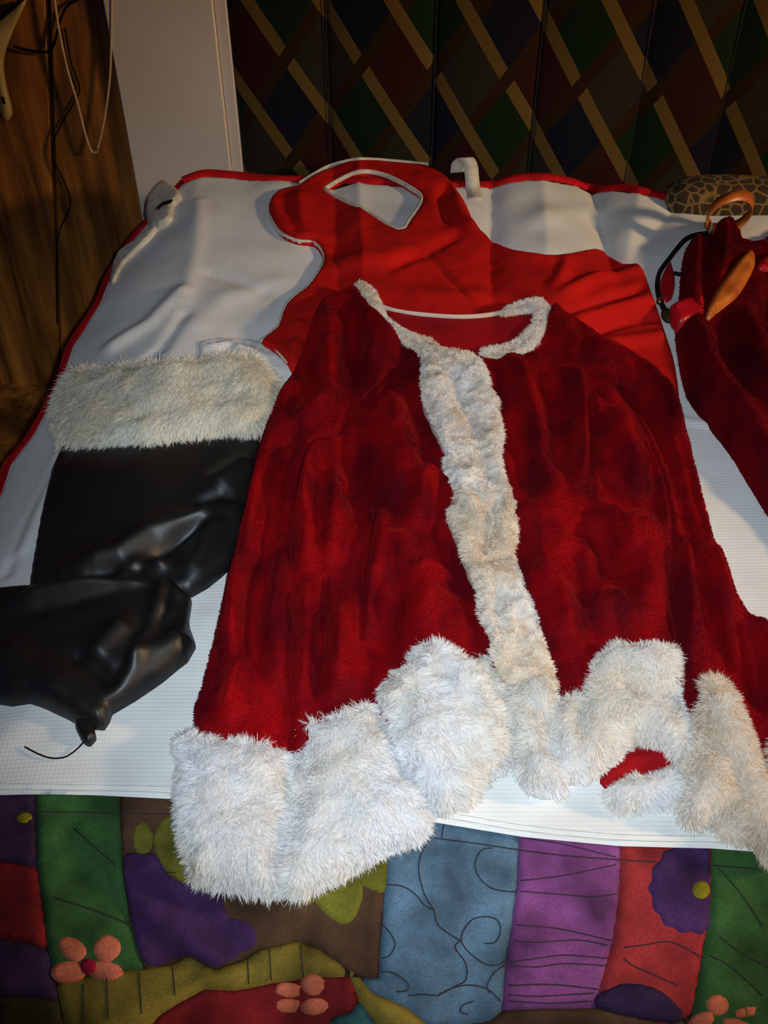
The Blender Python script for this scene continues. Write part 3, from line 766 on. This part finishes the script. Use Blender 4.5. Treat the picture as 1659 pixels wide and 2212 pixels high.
ribbon('neck_piping', NECK + NECK[:1], .0055, M_piping, shirt, .011, .004)
ribbon('edge_piping', [(646, 398), (700, 365), (750, 349), (790, 345), (870, 351), (925, 357)], .0032, M_piping, shirt, .009, .004)
ribbon('edge_piping', [(584, 470), (604, 502), (640, 521), (680, 527), (699, 554), (692, 582), (664, 621), (620, 658), (600, 707), (563, 739)], .0032, M_piping, shirt, .008, .004)
ribbon('edge_piping', [(564, 738), (594, 758), (622, 788)], .0032, M_piping, shirt, .008, .004)
sheet('white_lining', [(428, 752), (436, 735), (480, 729), (560, 736), (600, 763), (636, 795), (618, 835), (596, 815), (560, 780), (500, 790), (440, 800)], M_waffle, shirt, .003, .005, .006, .0035,
      folds_disp([fold([(440, 745), (500, 740), (570, 770)], .006, .005), fold([(460, 760), (520, 765), (560, 790)], .006, -.004)], .002, .015), curve=3)

# ------------------------------------------------------------------ black boot cover with fur cuff
boot = thing_at('boot_cover', (300, 1250), 'black vinyl boot cover with ivory fur cuff left of the red jacket', 'boot cover')
BF = [fold([(150, 1240), (260, 1210), (330, 1165), (420, 1140), (500, 1120)], .014, .012), fold([(200, 1252), (300, 1240), (400, 1170), (480, 1130)], .007, -.007),
      fold([(250, 1252), (330, 1225), (370, 1240)], .008, .008), fold([(100, 1040), (200, 1045), (330, 1030)], .04, .006), fold([(460, 1060), (500, 1030), (540, 1000)], .015, .007),
      fold([(470, 1130), (440, 1200), (400, 1260)], .014, .007), fold([(420, 1100), (480, 1080), (520, 1090)], .008, -.005)]
sheet('shaft', [(138, 950), (330, 955), (572, 925), (572, 985), (552, 1060), (534, 1150), (505, 1215), (480, 1240), (448, 1266), (412, 1286), (350, 1290), (200, 1290), (58, 1290), (66, 1235), (86, 1120), (110, 1020)],
      M_vinyl, boot, .004, .013, .013, .003, folds_disp(BF, .001, .05, 60, .012, 1.35), sm=False, oz=.008)
FF = [fold([(30, 1325), (120, 1300), (240, 1275), (350, 1262)], .012, .010), fold([(60, 1340), (160, 1320), (300, 1280)], .012, -.003), fold([(365, 1265), (350, 1340), (300, 1440), (270, 1490)], .010, .008),
      fold([(340, 1400), (290, 1430), (260, 1480)], .008, -.006), fold([(280, 1360), (235, 1410), (200, 1450)], .012, .007), fold([(160, 1430), (210, 1460), (250, 1500)], .008, -.006),
      fold([(410, 1390), (350, 1420), (270, 1450)], .014, .006), fold([(390, 1290), (385, 1340), (300, 1400)], .012, -.005), fold([(0, 1420), (60, 1470), (160, 1520)], .02, .005)]
sheet('foot_flap', [(-60, 1276), (0, 1270), (130, 1262), (250, 1258), (350, 1256), (372, 1250), (412, 1284), (406, 1330), (409, 1350), (422, 1386), (402, 1420), (350, 1458), (290, 1498), (238, 1528), (232, 1545), (220, 1562), (196, 1560), (165, 1552), (140, 1538), (92, 1518), (60, 1508), (20, 1512), (-60, 1500), (-150, 1440), (-170, 1350)],
      M_vinyl, boot, .012, .012, .012, .003, folds_disp(FF, .001, .05, 66, .012, 1.5), sm=False, oz=.016)
sheet('toe_strap', [(158, 1540), (198, 1550), (206, 1588), (190, 1606), (174, 1594), (163, 1572)], M_vinyl, boot, .009, .005, .004, .002, sm=False)
ribbon('elastic_strap', [(-60, 1500), (0, 1512), (30, 1514), (60, 1508)], .010, M_black, boot, .004, .003)
q = smooth_loop(np.array([(184, 1600), (165, 1620), (140, 1636), (112, 1638), (85, 1630), (54, 1614)], float), False, 6); p = P(q[:, 0], q[:, 1], .006)
tube('loose_thread', np.column_stack([p, S(p[:, 0], p[:, 1]) + .0065]), .0008, M_black, boot, 5, ORG[boot])
fur('fur_cuff', [(140, 835), (165, 805), (220, 796), (330, 790), (440, 780), (540, 772), (575, 790), (598, 830), (602, 862), (585, 900), (560, 935), (480, 936), (400, 944), (330, 955), (230, 958), (150, 960), (130, 940), (122, 900), (126, 862)],
    M_furb, boot, .010, .022, .024, .012, 1000000, comb=(0, -1), seed=5, lean=1.05, curl=.07, wid=.00045, clump=.012, out=.5)

# ------------------------------------------------------------------ the fur-trimmed jacket
jacket = thing_at('velvet_jacket', (1000, 1400), 'dark red velvet jacket with white fur trim laid open in the middle of the bed', 'jacket')
JO, JT, JR = .020, .013, .012
RAG_L = [(905, 770), (850, 800), (800, 850), (770, 890), (738, 936), (700, 955), (662, 1000), (642, 1060), (633, 1120), (632, 1250), (637, 1340), (632, 1450), (628, 1600)]
LS = [fold([(705, 690), (715, 780), (712, 900), (640, 960)], .016, .008), fold([(760, 720), (770, 800), (740, 880)], .014, -.006), fold([(820, 700), (830, 760), (790, 820)], .02, .006),
      fold([(660, 780), (690, 850), (680, 900)], .012, -.006), fold([(590, 960), (560, 1080), (540, 1200)], .018, .007), fold([(640, 960), (600, 1080), (580, 1200), (570, 1330)], .012, -.007),
      fold([(520, 1250), (515, 1330), (512, 1430)], .010, .008), fold([(550, 1280), (545, 1380), (555, 1480)], .012, -.006), fold([(590, 1220), (590, 1350), (600, 1500)], .012, .006),
      fold([(530, 1470), (510, 1520), (495, 1580)], .010, .008), fold([(470, 1420), (460, 1500), (440, 1560)], .012, -.005), fold([(690, 720), (660, 800), (640, 850)], .01, -.005)]
pile('sleeve', [(772, 622), (735, 634), (702, 645), (675, 690), (657, 745), (634, 800), (600, 852), (576, 910), (560, 965), (545, 1030), (528, 1100), (510, 1180), (491, 1250), (478, 1310), (460, 1380), (445, 1440), (432, 1490), (420, 1522), (420, 1555), (428, 1600), (520, 1620), (626, 1620)] + RAG_L[::-1][1:] + [(870, 735), (820, 690), (792, 650)],
      M_velvet, jacket, JO, JT, JR, .0022, folds_disp(LS, .0016, .025, 70, .01, 2.5, .006), curve=3)
LB = [fold([(808, 1130), (796, 1200), (786, 1280), (783, 1350), (780, 1400)], .0026, -.013), fold([(830, 1120), (815, 1220), (800, 1340)], .010, .005), fold([(704, 1280), (696, 1390), (688, 1480), (685, 1530)], .0026, -.010),
      fold([(670, 1010), (660, 1100), (662, 1250)], .012, .007), fold([(690, 990), (665, 1060), (655, 1140)], .010, .006), fold([(760, 980), (765, 1080), (760, 1140)], .012, -.006),
      fold([(840, 880), (868, 980), (875, 1100)], .018, .009), fold([(910, 880), (915, 960), (940, 1040)], .016, -.008), fold([(945, 1050), (915, 1090), (905, 1160)], .012, .009),
      fold([(750, 1080), (748, 1090), (750, 1100)], .006, -.008), fold([(735, 1060), (720, 1180), (715, 1260)], .014, .007), fold([(850, 1180), (860, 1260), (920, 1330), (960, 1370)], .02, .008),
      fold([(960, 1150), (985, 1240), (1000, 1330)], .02, -.005), fold([(740, 1350), (735, 1430), (730, 1520)], .012, .006), fold([(870, 1290), (850, 1350), (800, 1450)], .016, -.006),
      fold([(660, 1300), (662, 1400), (655, 1520)], .012, .006), fold([(900, 1280), (940, 1270), (970, 1290)], .008, .006), fold([(880, 800), (840, 850), (800, 930)], .02, -.005)]
pile('front_panel', [(905, 770)] + RAG_L[1:-1] + [(628, 1620), (700, 1610), (850, 1560), (1000, 1480), (1090, 1450), (1090, 1380), (1060, 1250), (1020, 1100), (1000, 950), (980, 760), (930, 750)],
      M_velvet, jacket, JO - .001, JT, JR, .0022, folds_disp(LB, .0016, .025, 75, .01, 2.5, .006), curve=3)
RAG_R = [(1150, 760), (1190, 780), (1240, 800), (1290, 850), (1330, 880), (1372, 905), (1398, 940), (1428, 1010), (1448, 1090), (1455, 1180), (1450, 1280), (1462, 1370), (1478, 1440)]
RB = [fold([(1105, 800), (1140, 880), (1160, 960), (1170, 1050)], .014, .009), fold([(1180, 820), (1195, 920), (1210, 1040)], .016, -.008), fold([(1240, 820), (1252, 900), (1258, 1000), (1255, 1080)], .011, .010),
      fold([(1268, 860), (1272, 960), (1272, 1060)], .004, -.012), fold([(1330, 920), (1350, 1000), (1380, 1080)], .014, .007), fold([(1200, 1040), (1180, 1100), (1200, 1180)], .02, .006),
      fold([(1290, 1060), (1340, 1100), (1420, 1110)], .014, -.007), fold([(1310, 1130), (1340, 1180), (1350, 1240)], .012, .009), fold([(1380, 1150), (1390, 1250), (1400, 1350)], .018, .008),
      fold([(1240, 1160), (1300, 1220), (1320, 1290)], .02, -.007), fold([(1150, 1250), (1200, 1330), (1230, 1420)], .016, .008), fold([(1260, 1330), (1300, 1350), (1350, 1340)], .02, .006),
      fold([(1400, 980), (1410, 1080), (1420, 1180)], .010, -.006), fold([(1130, 1120), (1180, 1180), (1240, 1230)], .02, .006)]
pile('front_panel', RAG_R + [(1475, 1500), (1350, 1480), (1230, 1520), (1150, 1520), (1100, 1400), (1080, 1250), (1060, 1100), (1030, 950), (1010, 790), (1080, 775)],
      M_velvet, jacket, JO - .001, JT, JR, .0022, folds_disp(RB, .0016, .025, 80, .01, 2.5, .006), curve=3)
RS = [fold([(1260, 770), (1340, 810), (1420, 880), (1470, 980)], .020, .007), fold([(1330, 840), (1410, 920), (1470, 1060), (1500, 1200)], .018, -.010), fold([(1430, 940), (1475, 1060), (1500, 1180)], .008, .006),
      fold([(1480, 1180), (1500, 1290), (1540, 1400), (1570, 1470)], .003, -.013), fold([(1465, 1200), (1475, 1300), (1490, 1420)], .009, .007), fold([(1520, 1200), (1550, 1330), (1600, 1460)], .014, .008),
      fold([(1580, 1380), (1620, 1460), (1640, 1560)], .012, -.008), fold([(1610, 1370), (1660, 1450), (1690, 1560)], .014, .006)]
pile('sleeve', [(1190, 662), (1230, 684), (1290, 724), (1360, 770), (1420, 815), (1460, 865), (1484, 930), (1500, 990), (1516, 1050), (1531, 1110), (1551, 1180), (1571, 1240), (1592, 1300), (1626, 1348), (1665, 1376), (1720, 1440), (1750, 1600), (1640, 1640), (1480, 1520)] + RAG_R[::-1],
      M_velvet, jacket, JO, JT, JR, .0022, folds_disp(RS, .0016, .025, 85, .01, 2.5, .006), curve=3)
sheet('neck_lining', [(825, 655), (860, 668), (900, 678), (980, 683), (1040, 681), (1120, 662), (1165, 660), (1175, 700), (1140, 745), (1080, 772), (1000, 790), (930, 770), (870, 730), (835, 690)],
      M_lining, jacket, .022, .006, .008, .004, folds_disp([fold([(850, 690), (980, 706), (1120, 690)], .010, -.003)], .001), curve=3)
ribbon('neck_edge', [(822, 660), (850, 670), (900, 678), (980, 684), (1040, 682), (1085, 674), (1120, 664)], [.004, .003, .003, .005, .009], M_furc, jacket, .029, .003)
fur('fur_placket', [(918, 742), (912, 800), (914, 850), (930, 892), (946, 930), (964, 970), (958, 1000), (976, 1040), (985, 1070), (968, 1108), (986, 1150), (1006, 1210), (1030, 1268), (1036, 1320), (1060, 1368), (1068, 1420), (1110, 1470), (1200, 1480), (1198, 1455), (1186, 1410), (1164, 1340), (1144, 1290), (1128, 1245), (1112, 1200), (1115, 1165), (1120, 1110), (1110, 1070), (1090, 1020), (1082, 980), (1083, 930), (1078, 880), (1062, 830), (1050, 790), (1030, 768), (970, 752)],
    M_furc, jacket, .034, .010, .014, .0042, 1100000, res=.0032, comb=(-.25, -.6), seed=12, lean=.75, curl=.55, wid=.0004, clump=.006,
    disp=folds_disp([fold([(975, 860), (1010, 930), (1035, 1010), (1060, 1100)], .010, -.007), fold([(1085, 1110), (1060, 1170), (1040, 1240)], .006, -.006), fold([(1045, 1250), (1100, 1240), (1130, 1245)], .004, -.006),
                     fold([(1070, 1300), (1075, 1360), (1085, 1420)], .006, -.005), fold([(1010, 1060), (1000, 1100), (1030, 1180)], .010, .004), fold([(1095, 1110), (1085, 1160), (1090, 1210)], .008, .005),
                     fold([(935, 860), (970, 880), (1000, 860)], .008, .004)], .002, .012, 90, .012, 1.7))
def band(path, w):
    """closed px outline around a px path with px widths"""
    q = smooth_loop(np.array(path, float), False, 4); n = len(q); ww = np.interp(np.linspace(0, 1, n), np.linspace(0, 1, len(w)), w)
    T = np.gradient(q, axis=0); T /= np.linalg.norm(T, axis=1)[:, None]; N_ = np.stack([-T[:, 1], T[:, 0]], 1)
    return np.concatenate([q + N_ * ww[:, None] / 2, (q - N_ * ww[:, None] / 2)[::-1]])
fur('fur_collar', band([(772, 610), (796, 638), (816, 685), (846, 714), (890, 736), (935, 750)], [20, 34, 34, 32, 30, 26]), M_furc, jacket, .026, .009, .009, .0042, 900000, res=.0025, comb=(.2, -.4), seed=20, lean=.7, curl=.4, wid=.0004, clump=.005)
fur('fur_collar', band([(1040, 768), (1085, 762), (1130, 744), (1162, 712), (1172, 678), (1162, 662), (1130, 664), (1085, 676)], [28, 30, 36, 38, 36, 34, 24, 12]), M_furc, jacket, .026, .009, .009, .0042, 900000, res=.0025, comb=(.2, -.4), seed=21, lean=.7, curl=.4, wid=.0004, clump=.005)
FK = dict(dens=1300000, wid=.00036)
fur('fur_cuff', [(395, 1578), (428, 1584), (500, 1598), (570, 1602), (614, 1612), (626, 1650), (624, 1710), (612, 1790), (604, 1850), (604, 1915), (560, 1912), (500, 1904), (450, 1896), (420, 1888), (408, 1850), (392, 1780), (384, 1720), (388, 1650), (384, 1605)],
    M_fur, jacket, .010, .030, .030, .0075, comb=(0, -1), seed=30, lean=.85, curl=.32, clump=.009, **FK)
HEM1 = [(640, 1610), (650, 1562), (705, 1552), (770, 1528), (805, 1505), (838, 1570), (866, 1650), (904, 1700), (922, 1755), (918, 1785), (885, 1805), (830, 1825), (775, 1858), (715, 1890), (660, 1912), (608, 1914), (612, 1850), (628, 1750), (634, 1670)]
fur('fur_hem', HEM1, M_fur, jacket, .011, .030, .030, .0075, comb=(.25, -1), seed=31, lean=.85, curl=.32, clump=.010,
    disp=folds_disp([fold([(650, 1600), (670, 1680), (640, 1790)], .012, -.006)], .002, .02, 91, .012, 1.3), **FK)
HEM2 = [(806, 1505), (835, 1462), (880, 1424), (910, 1392), (950, 1388), (990, 1408), (1045, 1412), (1074, 1440), (1088, 1490), (1102, 1560), (1098, 1630), (1070, 1655), (1034, 1682), (1012, 1712), (975, 1726), (935, 1724), (902, 1690), (860, 1640), (838, 1560)]
fur('fur_hem', HEM2, M_fur, jacket, .014, .032, .032, .0075, comb=(.5, -.7), seed=32, lean=.8, curl=.5, clump=.009,
    disp=folds_disp([fold([(985, 1405), (1020, 1460), (1060, 1510), (1080, 1570)], .008, -.010), fold([(1060, 1640), (1000, 1660), (950, 1700)], .012, -.006)], .003, .02, 92, .012, 1.3), **FK)
HEM3 = [(1098, 1480), (1140, 1450), (1196, 1465), (1215, 1482), (1245, 1450), (1290, 1414), (1335, 1402), (1390, 1402), (1440, 1400), (1466, 1412), (1474, 1460), (1482, 1530), (1492, 1600), (1482, 1630), (1440, 1606), (1378, 1584), (1350, 1606), (1306, 1640), (1280, 1660), (1236, 1668), (1215, 1690), (1178, 1696), (1142, 1684), (1126, 1650), (1122, 1600), (1108, 1540)]
fur('fur_hem', HEM3, M_fur, jacket, .014, .030, .030, .0075, comb=(.1, -1), seed=33, lean=.85, curl=.30, clump=.010,
    disp=folds_disp([fold([(1215, 1500), (1190, 1580), (1190, 1670)], .008, -.012), fold([(1250, 1460), (1250, 1560), (1245, 1640)], .007, -.010), fold([(1140, 1540), (1175, 1600), (1185, 1660)], .008, -.009),
                     fold([(1310, 1500), (1390, 1510), (1470, 1560)], .014, -.012), fold([(1290, 1480), (1370, 1460), (1460, 1480)], .018, .008)], .002, .02, 93, .012, 1.3), **FK)
sheet('hem_lining', [(1298, 1668), (1318, 1648), (1375, 1600), (1460, 1618), (1470, 1645), (1400, 1690), (1310, 1700)], M_lining, jacket, .004, .010, .014, .003, folds_disp([fold([(1300, 1690), (1360, 1650), (1450, 1635)], .008, .003)], .0008, .01), curve=2)
fur('fur_hem', [(1312, 1700), (1332, 1684), (1400, 1676), (1450, 1656), (1474, 1664), (1474, 1722), (1405, 1738), (1345, 1748), (1320, 1732), (1308, 1714)], M_fur, jacket, .005, .022, .020, .0065, comb=(0, -1), seed=34, lean=.85, curl=.3, clump=.009, **FK)
fur('fur_cuff', [(1496, 1478), (1522, 1464), (1566, 1476), (1596, 1512), (1620, 1575), (1648, 1650), (1690, 1720), (1700, 1850), (1660, 1835), (1632, 1796), (1596, 1772), (1545, 1752), (1500, 1770), (1478, 1738), (1478, 1650), (1498, 1605), (1496, 1530)],
    M_furc, jacket, .010, .030, .030, .0075, comb=(.3, -1), seed=35, lean=.85, curl=.3, clump=.010,
    disp=folds_disp([fold([(1500, 1640), (1560, 1660), (1590, 1740)], .008, -.008), fold([(1530, 1550), (1570, 1620), (1610, 1700)], .02, .006)], .002, .02, 94, .012, 1.3), **FK)
fur('fur_cuff', [(1540, 1770), (1600, 1785), (1650, 1825), (1700, 1860), (1640, 1822), (1590, 1815), (1548, 1800)], M_furc, jacket, .003, .012, .014, .006, comb=(0, -1), seed=36, lean=.85, curl=.3, clump=.01, **FK)
fur('fur_cuff', [(1646, 1612), (1662, 1602), (1740, 1600), (1780, 1700), (1700, 1720), (1664, 1660)], M_furc, jacket, .012, .028, .02, .0075, comb=(.3, -1), seed=37, lean=.85, curl=.3, clump=.01, **FK)

# ------------------------------------------------------------------ velvet garment with ribbons at the right edge
bag = thing_at('velvet_garment', (1620, 900), 'dark red velvet garment with gathered neck and satin ribbons right of the jacket', 'garment')
GF = [fold([(1500, 700), (1530, 800), (1600, 930), (1690, 1100)], .016, .010), fold([(1545, 690), (1560, 790), (1640, 900)], .02, -.010), fold([(1620, 700), (1640, 800), (1720, 900)], .02, .009),
      fold([(1500, 520), (1495, 600), (1490, 680)], .010, .008), fold([(1530, 520), (1525, 600), (1520, 680)], .008, -.007), fold([(1560, 500), (1555, 580), (1540, 650)], .010, .009),
      fold([(1660, 640), (1650, 720), (1700, 820)], .014, -.007), fold([(1520, 860), (1580, 950), (1650, 1060)], .010, -.006)]
pile('velvet_body', [(1476, 560), (1490, 520), (1525, 508), (1545, 482), (1580, 470), (1600, 490), (1612, 520), (1640, 520), (1680, 505), (1850, 540), (1950, 1300), (1850, 1350), (1760, 1230), (1700, 1150), (1659, 1092), (1620, 1030), (1578, 962), (1530, 902), (1488, 845), (1470, 770), (1462, 700), (1470, 640)],
      M_velvet2, bag, .004, .026, .030, .004, folds_disp(GF, .002, .03, 100, .012, 1.8, .004), curve=3)
BZ = .030
def on(px, off): return [(a, b) for a, b in px]
sheet('red_ribbon', [(1450, 657), (1497, 640), (1521, 637), (1525, 688), (1494, 687), (1468, 696)], M_redsat, bag, .026, .006, .006, .003, curve=2, bottom=.01)
sheet('orange_ribbon', [(1625, 535), (1632, 568), (1611, 610), (1587, 640), (1551, 661), (1526, 689), (1533, 655), (1551, 619), (1572, 589), (1596, 559)], M_orange, bag, .033, .005, .008, .003,
      folds_disp([fold([(1610, 570), (1570, 630), (1535, 670)], .006, .004)], .001), curve=2, bottom=.02)
sheet('red_ribbon', [(1636, 575), (1660, 545), (1720, 540), (1730, 580), (1650, 578)], M_redsat, bag, .032, .005, .006, .003, curve=2, bottom=.02)
c = np.array(at(1580, 468, .045))
pts = [c + np.array([.035 * math.cos(a) - .002, .012 * math.cos(a) + .004, .026 * math.sin(a) + .004]) for a in np.linspace(-2.2, 4.1, 26)]
lp = loop3('ribbon_loop', [tuple(q) for q in pts[::2]], .022, M_orange, bag, (.25, .9, .25))
ribbon('elastic_cord', [(1530, 505), (1500, 509), (1479, 519), (1460, 540), (1447, 557), (1426, 586), (1420, 616), (1425, 648)], .006, M_black, bag, .010, .004)
ribbon('elastic_cord', [(1456, 590), (1468, 593), (1478, 594)], .004, M_black, bag, .010, .003)
sheet('red_leaf', [(1448, 562), (1456, 582), (1460, 610), (1452, 644), (1430, 650), (1424, 616), (1432, 588)], M_redsat, bag, .004, .007, .008, .0025, curve=2)
def blob(name, px, r, mat, off, sq=(1, 1, 1)):
    p = P(float(px[0]), float(px[1]), off); z = float(S(p[0], p[1])) + off; V = []; nu, nv_ = 12, 8
    for j in range(nv_ + 1):
        for i in range(nu):
            ph = math.pi * j / nv_ - math.pi / 2; th = 2 * math.pi * i / nu
            V.append((p[0] + r * sq[0] * math.cos(ph) * math.cos(th), p[1] + r * sq[1] * math.cos(ph) * math.sin(th), z + r * sq[2] * math.sin(ph)))
    F = [(j * nu + i, j * nu + (i + 1) % nu, (j + 1) * nu + (i + 1) % nu, (j + 1) * nu + i) for j in range(nv_) for i in range(nu)]
    return mesh_obj(name, V, F, mat, bag, True, ORG[bag])
kb = NT('brass_bead'); kb.b.inputs['Base Color'].default_value = (.5, .35, .12, 1); kb.b.inputs['Metallic'].default_value = 1; kb.b.inputs['Roughness'].default_value = .3
blob('metal_bead', (1426, 652), .005, kb.m, .010)
blob('cord_toggle', (1443, 682), .010, cloth_mat('olive_toggle', (60, 48, 22), (44, 34, 18), 60, .5), .010, (.9, 1.5, .7))
ribbon('elastic_cord', [(1428, 652), (1432, 662), (1438, 672)], .006, M_black, bag, .010, .004)
